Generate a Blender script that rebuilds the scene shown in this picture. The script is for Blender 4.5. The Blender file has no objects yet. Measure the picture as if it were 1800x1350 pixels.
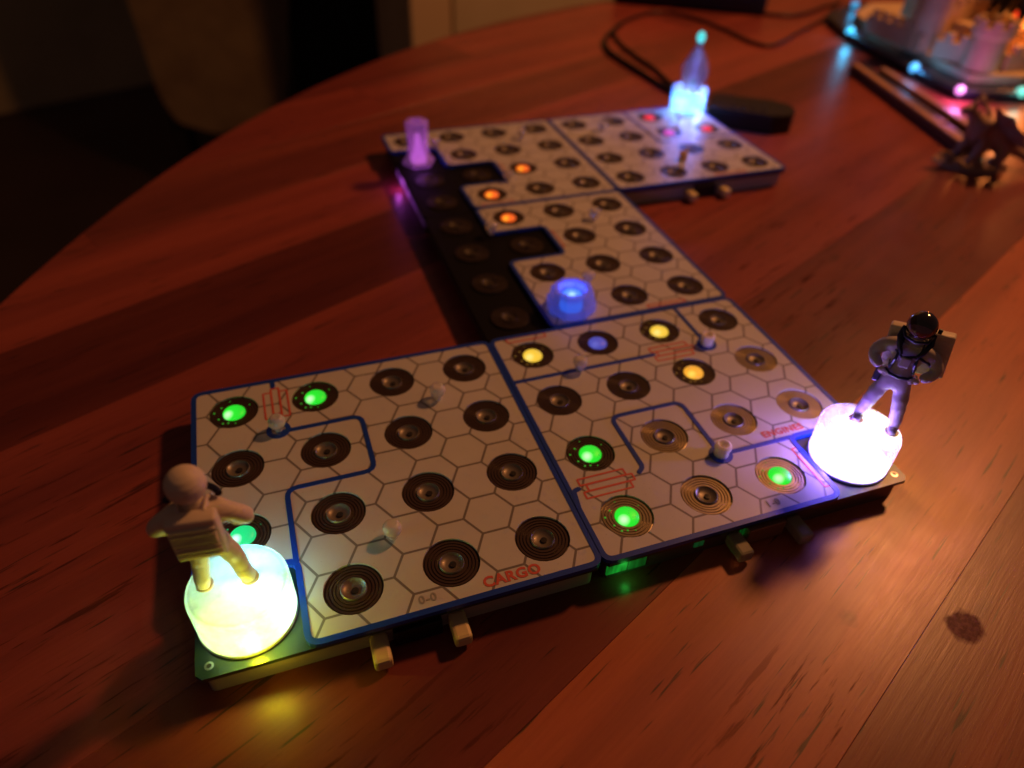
import bpy, bmesh, math, random
from math import sin, cos, pi, radians, sqrt
from mathutils import Vector, Matrix
random.seed(7)
SC = bpy.context.scene
COL = SC.collection
S = 0.025            # metres per board cell
TOP = 0.75           # table height
def W(x, y, z):      # cell coordinates (z = 0 on the printed board sheets) -> metres
    return Vector((x*S, y*S, TOP + (z+0.4)*S))

# ------------------------------------------------------------------ camera
cam_d = bpy.data.cameras.new("camera"); cam = bpy.data.objects.new("camera", cam_d); COL.objects.link(cam)
cam.location = W(-0.49342, -5.74098, 6.10427)
cam.rotation_euler = (0.86577, -0.0292, -0.33192)
cam_d.sensor_width = 36; cam_d.lens = 1240.889/1800*36
cam_d.clip_start = 0.005; cam_d.clip_end = 60
cam_d.dof.use_dof = True; cam_d.dof.focus_distance = 0.178; cam_d.dof.aperture_fstop = 8.5
SC.camera = cam
# ------------------------------------------------------------------ world and room lamp
world = bpy.data.worlds.new("World"); SC.world = world; world.use_nodes = True
bg = world.node_tree.nodes['Background']; bg.inputs[0].default_value = (1.0, 0.53, 0.44, 1); bg.inputs[1].default_value = 0.036
SC.view_settings.view_transform = 'Standard'; SC.view_settings.look = 'None'
SC.view_settings.exposure = 0; SC.view_settings.gamma = 1
def point(name, loc, col, power, radius, parent=None):
    l = bpy.data.lights.new(name, 'POINT'); l.color = col; l.energy = power; l.shadow_soft_size = radius
    o = bpy.data.objects.new(name, l); COL.objects.link(o)
    if parent: o.parent = parent; o.location = Vector(loc)*S
    else: o.location = W(*loc)
    return o
point("room_lamp", (29, 10, 27), (1.0, 0.365, 0.11), 17.0, 0.045)

# ------------------------------------------------------------------ helpers
def tag(o, label=None, cat=None, group=None, kind=None):
    if label: o['label'] = label
    if cat: o['category'] = cat
    if group: o['group'] = group
    if kind: o['kind'] = kind
    return o
def thing(name, label, cat, x, y, z, rz=0, group=None):
    o = bpy.data.objects.new(name, None); COL.objects.link(o); o.empty_display_size = 0.01
    o.location = W(x, y, z); o.rotation_euler = (0, 0, rz)
    return tag(o, label, cat, group)
def mesh_of(bm, smooth=None, name='mesh'):
    bmesh.ops.recalc_face_normals(bm, faces=bm.faces)
    me = bpy.data.meshes.new(name)
    for v in bm.verts: v.co *= S
    bm.to_mesh(me); bm.free()
    if smooth is not None:
        for p in me.polygons: p.use_smooth = True
        try: me.set_sharp_from_angle(angle=radians(smooth))
        except Exception: pass
    return me
def obj(name, me, m, parent=None, loc=(0, 0, 0), rz=0, smooth=None):
    if isinstance(me, bmesh.types.BMesh): me = mesh_of(me, smooth, name)
    if m is not None and not me.materials: me.materials.append(m)
    o = bpy.data.objects.new(name, me); COL.objects.link(o)
    if parent: o.parent = parent; o.location = Vector(loc)*S
    else: o.location = W(*loc)
    o.rotation_euler = (0, 0, rz)
    return o
def box(bm, x0, x1, y0, y1, z0, z1, bev=0, M=None, seg=2):
    r = bmesh.ops.create_cube(bm, size=1); vs = r['verts']
    for v in vs: v.co = Vector(((x0+x1)/2+v.co.x*(x1-x0), (y0+y1)/2+v.co.y*(y1-y0), (z0+z1)/2+v.co.z*(z1-z0)))
    if bev:
        es = list({e for v in vs for e in v.link_edges})
        r = bmesh.ops.bevel(bm, geom=es, offset=bev, segments=seg, affect='EDGES', profile=0.5)
        vs = list({v for f in r['faces'] for v in f.verts} | {v for v in vs if v.is_valid})
    if M: bmesh.ops.transform(bm, matrix=M, verts=vs)
    return vs
def lathe(bm, prof, seg=32, cx=0, cy=0, M=None, squash=None):
    rings = []; new = []
    for r, z in prof:
        if r < 1e-6:
            v = bm.verts.new((cx, cy, z)); rings.append([v]); new.append(v)
        else:
            ring = [bm.verts.new((cx+r*cos(2*pi*i/seg), cy+r*sin(2*pi*i/seg), z)) for i in range(seg)]
            rings.append(ring); new += ring
    for a, b in zip(rings, rings[1:]):
        for i in range(seg):
            j = (i+1) % seg
            if len(a) == 1 and len(b) == 1: continue
            if len(a) == 1: bm.faces.new((a[0], b[j], b[i]))
            elif len(b) == 1: bm.faces.new((a[i], a[j], b[0]))
            else: bm.faces.new((a[i], a[j], b[j], b[i]))
    if M: bmesh.ops.transform(bm, matrix=M, verts=new)
    return new
def tube(bm, pts, r, seg=8, cap=True):
    pts = [Vector(p) for p in pts]; n = len(pts)
    rs = r if isinstance(r, (list, tuple)) else [r]*n
    rings = []; up = Vector((0.123, 0.31, 0.94))
    for i, p in enumerate(pts):
        t = (pts[min(i+1, n-1)]-pts[max(i-1, 0)]).normalized()
        a = t.cross(up)
        if a.length < 1e-3: a = t.cross(Vector((1, 0, 0)))
        a.normalize(); b = t.cross(a); 
        rings.append([bm.verts.new(p+rs[i]*(a*cos(2*pi*k/seg)+b*sin(2*pi*k/seg))) for k in range(seg)])
    for a, b in zip(rings, rings[1:]):
        for k in range(seg): bm.faces.new((a[k], a[(k+1) % seg], b[(k+1) % seg], b[k]))
    if cap: bm.faces.new(rings[0]); bm.faces.new(rings[-1])
def ell(bm, c, r, M=None, u=20, v=12):
    q = bmesh.ops.create_uvsphere(bm, u_segments=u, v_segments=v, radius=1)['verts']
    for w in q: w.co = Vector((w.co.x*r[0], w.co.y*r[1], w.co.z*r[2]))
    T = Matrix.Translation(c) @ (M if M else Matrix())
    bmesh.ops.transform(bm, matrix=T, verts=q)
def prism(bm, pts, z0, z1):
    a = [bm.verts.new((x, y, z0)) for x, y in pts]; b = [bm.verts.new((x, y, z1)) for x, y in pts]
    n = len(pts)
    bm.faces.new(a[::-1]); bm.faces.new(b)
    for i in range(n): bm.faces.new((a[i], a[(i+1) % n], b[(i+1) % n], b[i]))
def round_poly(pts, r, k=4):
    out = []; n = len(pts)
    for i in range(n):
        p = Vector(pts[i]).to_2d(); a = (Vector(pts[i-1]).to_2d()-p); b = (Vector(pts[(i+1) % n]).to_2d()-p)
        rr = min(r, a.length*.49, b.length*.49); a.normalize(); b.normalize()
        s, e = p+a*rr, p+b*rr
        for j in range(k+1):
            t = j/k; out.append(((1-t)**2*s+2*t*(1-t)*p+t*t*e)[:])
    return out
def inset_poly(pts, d):      # pts counter clockwise, axis aligned or not
    n = len(pts); out = []
    for i in range(n):
        p = Vector(pts[i]); a = (p-Vector(pts[i-1])).normalized(); b = (Vector(pts[(i+1) % n])-p).normalized()
        na, nb = Vector((-a.y, a.x)), Vector((-b.y, b.x))
        m = (na+nb); m /= max(0.2, m.dot(na)); out.append((p+m*d)[:])
    return out
def sheet(loops, z0, z1):    # flat plate with holes
    cu = bpy.data.curves.new('c', 'CURVE'); cu.dimensions = '2D'; cu.fill_mode = 'BOTH'; cu.extrude = (z1-z0)/2
    for l in loops:
        s = cu.splines.new('POLY'); s.points.add(len(l)-1); s.use_cyclic_u = True
        for i, (x, y) in enumerate(l): s.points[i].co = (x, y, 0, 1)
    o = bpy.data.objects.new('c', cu); COL.objects.link(o)
    dg = bpy.context.evaluated_depsgraph_get(); dg.update()
    me = bpy.data.meshes.new_from_object(o.evaluated_get(dg))
    bpy.data.objects.remove(o); bpy.data.curves.remove(cu)
    for v in me.vertices: v.co = (v.co.x*S, v.co.y*S, (v.co.z+(z0+z1)/2)*S)
    me.update()
    return me
def text_mesh(txt, size, x, y, z, rz=0, bold=0.0, thick=0.0015):
    cu = bpy.data.curves.new('t', 'FONT'); cu.body = txt; cu.size = size; cu.extrude = thick; cu.offset = bold; cu.resolution_u = 3
    cu.space_character = 1.08
    o = bpy.data.objects.new('t', cu); COL.objects.link(o)
    dg = bpy.context.evaluated_depsgraph_get(); dg.update()
    me = bpy.data.meshes.new_from_object(o.evaluated_get(dg))
    bpy.data.objects.remove(o); bpy.data.curves.remove(cu)
    me.materials.clear()
    M = Matrix.Translation((x, y, z)) @ Matrix.Rotation(rz, 4, 'Z'); me.transform(M)
    for v in me.vertices: v.co *= S
    return me

# ------------------------------------------------------------------ materials
def mat(name, col=(0.5, 0.5, 0.5), rough=0.5, metal=0, spec=0.5, coat=0, emis=None, es=0, trans=0, ior=1.45, sss=0, bump=None, var=None):
    m = bpy.data.materials.new(name); m.use_nodes = True
    nt = m.node_tree; b = nt.nodes['Principled BSDF']
    b.inputs['Base Color'].default_value = (*col, 1); b.inputs['Roughness'].default_value = rough
    b.inputs['Metallic'].default_value = metal; b.inputs['IOR'].default_value = ior
    b.inputs['Specular IOR Level'].default_value = spec; b.inputs['Coat Weight'].default_value = coat
    b.inputs['Transmission Weight'].default_value = trans
    if emis: b.inputs['Emission Color'].default_value = (*emis, 1); b.inputs['Emission Strength'].default_value = es
    if sss: b.inputs['Subsurface Weight'].default_value = sss; b.inputs['Subsurface Radius'].default_value = (.004, .003, .002); b.inputs['Subsurface Scale'].default_value = 1
    tc = None
    if bump or var:
        tc = nt.nodes.new('ShaderNodeTexCoord')
    if bump:      # (scale per metre, strength, distance, stretch)
        mp = nt.nodes.new('ShaderNodeMapping'); mp.inputs['Scale'].default_value = bump[3] if len(bump) > 3 else (1, 1, 1)
        n = nt.nodes.new('ShaderNodeTexNoise'); n.inputs['Scale'].default_value = bump[0]; n.inputs['Detail'].default_value = 4
        bp = nt.nodes.new('ShaderNodeBump'); bp.inputs['Strength'].default_value = bump[1]; bp.inputs['Distance'].default_value = bump[2]
        nt.links.new(tc.outputs['Object'], mp.inputs[0]); nt.links.new(mp.outputs[0], n.inputs['Vector'])
        nt.links.new(n.outputs['Fac'], bp.inputs['Height']); nt.links.new(bp.outputs[0], b.inputs['Normal'])
    if var:       # (scale, darker colour)
        n = nt.nodes.new('ShaderNodeTexNoise'); n.inputs['Scale'].default_value = var[0]; n.inputs['Detail'].default_value = 5
        r = nt.nodes.new('ShaderNodeValToRGB'); r.color_ramp.elements[0].position = .35; r.color_ramp.elements[1].position = .65
        r.color_ramp.elements[0].color = (*var[1], 1); r.color_ramp.elements[1].color = (*col, 1)
        nt.links.new(tc.outputs['Object'], n.inputs['Vector']); nt.links.new(n.outputs['Fac'], r.inputs[0])
        nt.links.new(r.outputs[0], b.inputs['Base Color'])
    return m
class NB:
    def __init__(s, m): s.nt = m.node_tree
    def __call__(s, t, *ins, op=None, **kw):
        n = s.nt.nodes.new('ShaderNode'+t)
        if op: n.operation = op
        for k, v in kw.items(): setattr(n, k, v)
        for i, v in enumerate(ins):
            if v is None: continue
            if hasattr(v, 'is_linked') or isinstance(v, bpy.types.NodeSocket): s.nt.links.new(v, n.inputs[i])
            else: n.inputs[i].default_value = v
        return n.outputs[0]
    def m(s, op, a, b=None, c=None): return s('Math', a, b, c, op=op)
    def v(s, op, a, b=None):
        n = s.nt.nodes.new('ShaderNodeVectorMath'); n.operation = op
        for i, x in enumerate((a, b)):
            if x is None: continue
            if isinstance(x, bpy.types.NodeSocket): s.nt.links.new(x, n.inputs[i])
            else: n.inputs[i].default_value = x
        return n.outputs['Value'] if op in ('DOT_PRODUCT', 'LENGTH', 'DISTANCE') else n.outputs[0]
    def ramp(s, f, stops):
        n = s.nt.nodes.new('ShaderNodeValToRGB'); e = n.color_ramp.elements
        e[0].position, e[0].color = stops[0][0], (*stops[0][1], 1); e[1].position, e[1].color = stops[-1][0], (*stops[-1][1], 1)
        for p, c in stops[1:-1]: q = e.new(p); q.color = (*c, 1)
        s.nt.links.new(f, n.inputs[0]); return n.outputs[0]
    def mix(s, f, a, b, mode='MIX'):
        n = s.nt.nodes.new('ShaderNodeMix'); n.data_type = 'RGBA'; n.blend_type = mode
        for i, x in ((0, f), (6, a), (7, b)):
            if isinstance(x, bpy.types.NodeSocket): s.nt.links.new(x, n.inputs[i])
            else: n.inputs[i].default_value = x if i == 0 else (*x, 1)
        return n.outputs[2]

# printed floor sheet: warm white with grey hexagon outlines
m_sheet = mat('printed_sheet', rough=0.38, spec=0.45)
g = NB(m_sheet); tc = m_sheet.node_tree.nodes.new('ShaderNodeTexCoord').outputs['Object']
RX, RY = 0.8660, 0.5
pv = g.v('ADD', g.v('MULTIPLY', tc, (1/S, 1/S, 0)), (-0.194+20*RX, 20*RY, 0))
cell = (RX, RY, 1.0)
a_ = g.v('SUBTRACT', g.v('MODULO', g.v('ADD', pv, (RX/2, RY/2, 0)), cell), (RX/2, RY/2, 0))
b_ = g.v('SUBTRACT', g.v('MODULO', pv, cell), (RX/2, RY/2, 0))
def hexd(v):
    q = g.v('ABSOLUTE', v); sx = g('SeparateXYZ', q)
    n = sx.node
    return g.m('MAXIMUM', n.outputs[1], g.m('ADD', g.m('MULTIPLY', n.outputs[0], .8660), g.m('MULTIPLY', n.outputs[1], .5)))
hd = g.m('MINIMUM', hexd(a_), hexd(b_))
line = g.ramp(g.m('MULTIPLY', hd, 4.0), [(0.938, (0, 0, 0)), (0.952, (1, 1, 1))])
nz = g('TexNoise', tc, None, 900.0); fl = g('TexNoise', tc, None, 60.0)
wh = g.mix(fl, (0.52, 0.51, 0.49), (0.62, 0.61, 0.59))
specks = g.ramp(g('TexNoise', tc, None, 1500.0), [(0.70, (1, 1, 1)), (0.76, (0.45, 0.40, 0.36))])
wh = g.mix(0.6, wh, specks, 'MULTIPLY')
linec = g.mix(nz, (0.15, 0.135, 0.125), (0.22, 0.20, 0.185))
m_sheet.node_tree.links.new(g.mix(line, wh, linec), m_sheet.node_tree.nodes['Principled BSDF'].inputs['Base Color'])

m_blue = mat('blue_edge_print', (0.006, 0.045, 0.38), 0.38, bump=(2500, .15, .0002))
m_red = mat('red_print', (0.62, 0.10, 0.07), 0.5)
m_grey = mat('grey_print', (0.30, 0.29, 0.26), 0.5)
m_pcb = mat('circuit_board_lacquer', (0.010, 0.022, 0.020), 0.30, spec=.6, coat=.3, bump=(1200, .08, .0001))
m_pcbk = mat('circuit_board_black', (0.004, 0.004, 0.005), 0.62, spec=.12)
m_tray = mat('pale_plastic_tray', (0.42, 0.37, 0.33), 0.45, bump=(60, .25, .0003, (1, 1, 30)))
m_trayk = mat('dark_plastic_tray', (0.10, 0.075, 0.065), 0.40, bump=(60, .25, .0003, (1, 1, 30)))
m_ring = mat('ribbed_rubber', (0.055, 0.032, 0.022), 0.34, spec=.5, bump=(1500, .2, .0002))
m_ring_glare = mat('ribbed_rubber_glare', (0.36, 0.29, 0.19), 0.30, metal=.6, spec=.5, bump=(900, .12, .0003))  # lamp reflection painted into the ring colour for pads near the stand
m_ringk = mat('ribbed_black', (0.030, 0.020, 0.015), 0.42, spec=.3)
m_well = mat('led_reflector', (0.19, 0.165, 0.14), 0.42, metal=.4, coat=.1)
m_wellk = mat('dark_led_reflector', (0.06, 0.045, 0.035), 0.5, spec=.3)
m_chip = mat('led_chip', (0.03, 0.025, 0.02), 0.3)
def led(name, col, hot, s=1.0):
    m = mat(name, (0.02, 0.02, 0.02), 0.45)
    g = NB(m); nt = m.node_tree; b = nt.nodes['Principled BSDF']
    t = nt.nodes.new('ShaderNodeTexCoord').outputs['Object']
    d = g.v('DISTANCE', t, (-0.070*S, -0.055*S, 0.03*S))
    f = g.ramp(g.m('MULTIPLY', d, 1/S), [(0.02, hot), (0.075, col), (0.2, tuple(c*.78 for c in col))])
    nt.links.new(f, b.inputs['Emission Color']); b.inputs['Emission Strength'].default_value = s
    return m
L_GREEN = led('green_led', (0.02, 0.86, 0.03), (0.65, 1.5, 0.55))
L_CYAN = led('cyan_green_led', (0.01, 0.86, 0.25), (0.9, 1.6, 1.3))
L_YEL = led('yellow_led', (1.0, 0.62, 0.05), (1.1, .85, 0.22))
L_AMB = led('amber_led', (1.0, 0.42, 0.03), (1.1, .72, 0.10))
L_RED = led('orange_led', (1.1, 0.14, 0.015), (1.5, .55, .03))
L_PINK = led('red_led', (1.0, 0.03, 0.06), (1.0, .05, .08))
L_VIO = led('violet_led', (0.75, 0.09, 0.55), (.8, .15, .75))
L_BLUE = led('dim_blue_led', (0.07, 0.07, 0.42), (.12, .12, .55))
m_peg = mat('clear_plastic', (0.97, 0.93, 0.90), 0.14, trans=0.58, ior=1.46, coat=.8)
m_pegw = mat('frosted_plastic', (0.92, 0.84, 0.82), 0.35, sss=.3)
m_pin = mat('cream_plastic', (0.70, 0.56, 0.30), 0.42)
m_pinc = mat('clear_pin_plastic', (0.62, 0.58, 0.42), 0.2, trans=.55)
m_black = mat('black_plastic', (0.008, 0.008, 0.009), 0.42, spec=.35)
m_gold = mat('contact_strip', (0.30, 0.16, 0.09), 0.4, metal=.3)
m_suit = mat('printed_suit_plastic', (0.66, 0.57, 0.46), 0.5, sss=.12, bump=(70, .7, .0005, (1, 1, 26)))
m_suit2 = mat('painted_suit_plastic', (0.50, 0.45, 0.46), 0.42, sss=.1, bump=(500, .3, .0003))
m_strap = mat('dark_strap', (0.010, 0.014, 0.045), 0.38)
m_visor = mat('dark_visor', (0.012, 0.008, 0.015), 0.12, coat=1, spec=.7)
m_metal = mat('steel_corner', (0.55, 0.5, 0.45), 0.3, metal=1)

# ------------------------------------------------------------------ table of joined wooden planks
def wood_mat():
    m = mat('acacia_wood', rough=0.36, spec=.5)
    nt = m.node_tree; g = NB(m); b = nt.nodes['Principled BSDF']
    tcn = nt.nodes.new('ShaderNodeTexCoord'); t = tcn.outputs['Object']
    oi = nt.nodes.new('ShaderNodeObjectInfo')
    p = g.v('ADD', g.v('MULTIPLY', t, (1, 1, 1)), g.v('MULTIPLY', oi.outputs['Color'], (0, 0, 0)))
    off = nt.nodes.new('ShaderNodeCombineXYZ'); nt.links.new(g.m('MULTIPLY', oi.outputs['Random'], 3.0), off.inputs[2])
    nt.links.new(g.m('MULTIPLY', oi.outputs['Random'], 7.0), off.inputs[0])
    p = g.v('ADD', p, off.outputs[0])
    warp = g('TexNoise', g.v('MULTIPLY', p, (6, 25, 6)), None, 1.0, 2.0)
    wv = g.v('MULTIPLY', g.v('SUBTRACT', warp.node.outputs['Color'], (.5, .5, .5)), (0, .010, 0))
    q = g.v('ADD', p, wv)
    broad = g('TexNoise', g.v('MULTIPLY', q, (3.5, 60, 60)), None, 1.0, 3.0, .55)
    fine = g('TexNoise', g.v('MULTIPLY', q, (60, 1150, 300)), None, 1.0, 4.0, .65)
    pore = g('TexNoise', g.v('MULTIPLY', q, (48, 800, 200)), None, 1.0, 2.0, .5)
    base = g.mix(g.ramp(broad, [(.32, (0, 0, 0)), (.68, (1, 1, 1))]), (0.190, 0.040, 0.034), (0.315, 0.068, 0.048))
    base = g.mix(g.ramp(fine, [(.35, (0, 0, 0)), (.7, (1, 1, 1))]), base, g.mix(1.0, base, (.88, .82, .80), 'MULTIPLY'))
    base = g.mix(g.ramp(pore, [(.655, (0, 0, 0)), (.72, (1, 1, 1))]), base, (0.060, 0.020, 0.014))
    # larger dark flecks along the grain
    area = g.ramp(g('TexNoise', g.v('MULTIPLY', p, (9, 14, 9)), None, 1.0, 1.0), [(.48, (0, 0, 0)), (.60, (1, 1, 1))])
    fleck = g.ramp(g('TexNoise', g.v('MULTIPLY', q, (40, 560, 100)), None, 1.0, 4.0, .6), [(.60, (0, 0, 0)), (.66, (1, 1, 1))])
    base = g.mix(g.m('MULTIPLY', g.m('MULTIPLY', area, fleck), .75), base, (0.055, 0.018, 0.013))
    base = g.mix(1.0, base, oi.outputs['Color'], 'MULTIPLY')
    # one dark knot beside the tiles, edge made ragged by noise
    kx = nt.nodes.new('ShaderNodeVectorMath'); kx.operation = 'DISTANCE'
    geo = tcn.outputs['Object']
    rag = g.v('MULTIPLY', g.v('SUBTRACT', g('TexNoise', g.v('MULTIPLY', geo, (1, 1, 1)), None, 260.0, 4.0).node.outputs['Color'], (.5, .5, .5)), (.0042, .0042, 0))
    def knot(px, py, rx, ry, soft=.16):
        th = radians(25)
        lx, ly = px*cos(th)+py*sin(th), -px*sin(th)+py*cos(th)
        d = g.v('LENGTH', g.v('DIVIDE', g.v('MULTIPLY', g.v('SUBTRACT', g.v('ADD', geo, rag), (lx*S, ly*S, 0)), (1, 1, 0)), (rx*S, ry*S, 1)))
        return g.ramp(g.m('MULTIPLY', d, .5), [(.5-soft/2, (1, 1, 1)), (.5+soft/2, (0, 0, 0))])
    kn = knot(5.40, -3.60, .20, .15, .16); dark = g.m('MAXIMUM', kn, g.m('MULTIPLY', area, fleck))
    nt.links.new(g.m('SUBTRACT', .42, g.m('MULTIPLY', dark, .36)), b.inputs['Specular IOR Level'])
    base = g.mix(g.m('MULTIPLY', kn, .92), base, g.mix(g.ramp(g('TexNoise', geo, None, 700.0, 4.0), [(.4, (0, 0, 0)), (.65, (1, 1, 1))]), (0.075, 0.013, 0.013), (0.16, 0.05, 0.04)))
    base = g.mix(g.m('MULTIPLY', knot(5.75, -3.50, .20, .07, .6), .55), base, (0.10, 0.03, 0.025))
    base = g.mix(g.m('MULTIPLY', knot(4.3, -3.15, .10, .06, .6), .5), base, (0.09, 0.03, 0.02))
    nt.links.new(base, b.inputs['Base Color'])
    smudge = g('TexNoise', g.v('MULTIPLY', geo, (1, 1, 1)), None, 22.0, 5.0, .6)
    nt.links.new(g.m('ADD', g.m('MULTIPLY', smudge, .22), g.m('ADD', g.m('MULTIPLY', fine, .08), .20)), b.inputs['Roughness'])
    bp = nt.nodes.new('ShaderNodeBump'); bp.inputs['Strength'].default_value = .14; bp.inputs['Distance'].default_value = .0002
    nt.links.new(g.m('ADD', fine, g.m('MULTIPLY', pore, -.6)), bp.inputs['Height']); nt.links.new(bp.outputs[0], b.inputs['Normal'])
    return m
m_wood = wood_mat()
TCX, TCY, TR = 22.58, -5.64, 29.73
TH = radians(25)
table = tag(bpy.data.objects.new('round_table', None), 'large round reddish brown wooden table of joined planks under the glowing game tiles', 'table')
COL.objects.link(table); table.location = W(0, 0, -30.4); table.rotation_euler = (0, 0, TH)
ccx, ccy = TCX*cos(TH)+TCY*sin(TH), -TCX*sin(TH)+TCY*cos(TH)
circ = [(ccx+TR*cos(2*pi*i/360), ccy+TR*sin(2*pi*i/360)) for i in range(360)]
def clip_rect(x0, x1, y0, y1):
    poly = circ
    for ax, val, sgn in ((0, x0, 1), (0, x1, -1), (1, y0, 1), (1, y1, -1)):
        out = []
        for i in range(len(poly)):
            p, q = poly[i-1], poly[i]
            dp, dq = (p[ax]-val)*sgn, (q[ax]-val)*sgn
            if dp >= 0: out.append(p)
            if (dp >= 0) != (dq >= 0):
                t = dp/(dp-dq); out.append((p[0]+(q[0]-p[0])*t, p[1]+(q[1]-p[1])*t))
        poly = out
        if len(poly) < 3: return None
    res = []
    for p in poly:
        if not res or (abs(p[0]-res[-1][0])+abs(p[1]-res[-1][1])) > 1e-4: res.append(p)
    return res if len(res) > 2 else None
edges = [-5.28, -3.15, -0.74, 1.45, 3.70, 5.83, 8.0]
while edges[0] > ccy-TR-2.2: edges.insert(0, edges[0]-2.2)
while edges[-1] < ccy+TR+2.2: edges.append(edges[-1]+2.2)
# tone of a plank: multiplier on the wood colour, lamp glare painted into the brightest row
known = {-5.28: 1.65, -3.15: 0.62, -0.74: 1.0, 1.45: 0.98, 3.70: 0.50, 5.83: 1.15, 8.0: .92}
def tone(y, x):
    r = random.Random(int(y*97)+int(x*13))
    v = known.get(y, None)
    if v is None: v = r.choice([.7, .85, 1.0, 1.15])
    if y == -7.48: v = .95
    if y == 8.0 and x > 18: v = .95
    return v
for y0, y1 in zip(edges, edges[1:]):
    r = random.Random(int(y0*31)); xs = [ccx-TR-2]
    start = {3.70: -9+24, -0.74: 22.5, -3.15: 24}.get(y0, -12+r.random()*14)
    x = start if start > ccx-TR-2 else ccx-TR
    if y0 in (3.70, -0.74, -3.15, -5.28, 5.83, 1.45): xs = [ccx-TR-2]; x = 22+r.random()*5
    while x < ccx+TR+2: xs.append(x); x += 13+r.random()*7
    xs.append(ccx+TR+3)
    for x0, x1 in zip(xs, xs[1:]):
        pl = clip_rect(x0+.0015, x1-.0015, y0+.0015, y1-.0015)
        if not pl: continue
        bm = bmesh.new(); a = [bm.verts.new((p[0], p[1], 28.8)) for p in pl]; n = len(a)
        b1 = [bm.verts.new((p[0], p[1], 29.997)) for p in pl]
        pi_ = inset_poly(pl, .003) if n > 3 else pl
        b2 = [bm.verts.new((p[0], p[1], 30.0)) for p in pi_]
        bm.faces.new(a[::-1]); bm.faces.new(b2)
        for i in range(n):
            j = (i+1) % n
            bm.faces.new((a[i], a[j], b1[j], b1[i])); bm.faces.new((b1[i], b1[j], b2[j], b2[i]))
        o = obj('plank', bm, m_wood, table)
        v = tone(y0, x0); o.color = (v*(1+r.uniform(-.05, .05)), v*(1+r.uniform(-.04, .08))*(1.28 if y0 < -5 else 1), v*(.72 if y0 < -5 else 1), 1)  # near right planks yellower: warm lamp glare put into their colour
        for p in o.data.polygons: p.use_smooth = False
bm = bmesh.new(); lathe(bm, [(0, 0), (9, 0), (9, .8), (2.4, 2.2), (1.8, 6), (1.8, 25), (4, 28.0), (9, 28.7), (0, 28.7)], 40, ccx, ccy)
obj('pedestal', bm, mat('dark_pedestal_wood', (.06, .03, .02), .5), table, smooth=40)

# ------------------------------------------------------------------ room around the table
bm = bmesh.new(); box(bm, -300, 330, -150, 330, -.8, 0)
floor = obj('floor', bm, mat('dark_floor_boards', (0.070, 0.040, 0.036), .55, var=(3, (.05, .03, .026))), None, (0, 0, -30.4)); tag(floor, kind='structure')
bm = bmesh.new(); box(bm, -220, 260, 0, 4, 0, 110)
wall = obj('wall', bm, mat('olive_wall_paint', (0.50, 0.42, 0.25), .8, var=(4, (.40, .34, .20))), None, (-34, 109, -30.4), TH); tag(wall, kind='structure')
m_door = mat('pale_painted_wood', (0.62, 0.52, 0.36), .6, var=(9, (.56, .46, .30)))
m_dark = mat('near_black_cabinet', (0.012, 0.010, 0.009), .5)
m_cloth = mat('brown_cloth', (0.24, 0.18, 0.11), .9, bump=(40, .5, .004), var=(14, (.18, .13, .08)))
cab = thing('pale_cabinet', 'pale painted cabinet standing behind the far edge of the table', 'cabinet', 11.2, 50, -30.4, 0)
bm = bmesh.new(); box(bm, 0, 42, 1.0, 14, 1.2, 60, .1); obj('body', bm, m_door, cab)
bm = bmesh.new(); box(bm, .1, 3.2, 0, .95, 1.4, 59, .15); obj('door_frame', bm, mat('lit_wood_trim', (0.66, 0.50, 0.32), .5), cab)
bm = bmesh.new(); box(bm, 3.4, 38, .2, .95, 1.4, 59, .15); obj('door', bm, m_door, cab)
bm = bmesh.new(); box(bm, .6, 41.4, 1.6, 13.4, 0, 1.2); obj('plinth', bm, m_dark, cab)
cb = thing('black_cabinet', 'tall black cupboard in the dark beside the cloth covered chair', 'cupboard', 4.5, 84, -30.4, 0)
bm = bmesh.new(); box(bm, 0, 20, 0, 12, .5, 70, .2); obj('body', bm, m_dark, cb)
bm = bmesh.new(); box(bm, .4, 9.8, -.5, -.02, 1, 69, .1); box(bm, 10.2, 19.6, -.5, -.02, 1, 69, .1); obj('door', bm, m_dark, cb)
ch = thing('covered_chair', 'chair under a loose brown cloth cover in the dark behind the table', 'chair', -3, 75, -30.4, 0)
bm = bmesh.new()
outl = [(-2.7, 7.5), (3.0, 8.3), (5.6, 9.7), (6.4, 14), (7.4, 20), (8.2, 30), (7.5, 33), (-7, 33), (-7.0, 22), (-6.5, 12), (-5.5, 9)]
pr = round_poly(outl, .9, 3)
a = [bm.verts.new((x, -1.2+.5*sin(x*1.3), z)) for x, z in pr]; b = [bm.verts.new((x*.95, 1.6, z)) for x, z in pr]
bm.faces.new(a); bm.faces.new(b[::-1])
for i in range(len(a)): bm.faces.new((a[i-1], a[i], b[i], b[i-1]))
obj('cloth_cover', bm, m_cloth, ch, smooth=50)
bm = bmesh.new(); box(bm, -6.5, 6.5, 1.6, 14, 15, 18, .6); obj('seat', bm, m_cloth, ch)
for sx in (-5.8, 5.8):
    for sy in (.3, 13):
        bm = bmesh.new(); box(bm, sx-.5, sx+.5, sy-.5, sy+.5, 0, 16 if sy > 1 else 15, .1); obj('leg', bm, m_dark, ch)

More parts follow.
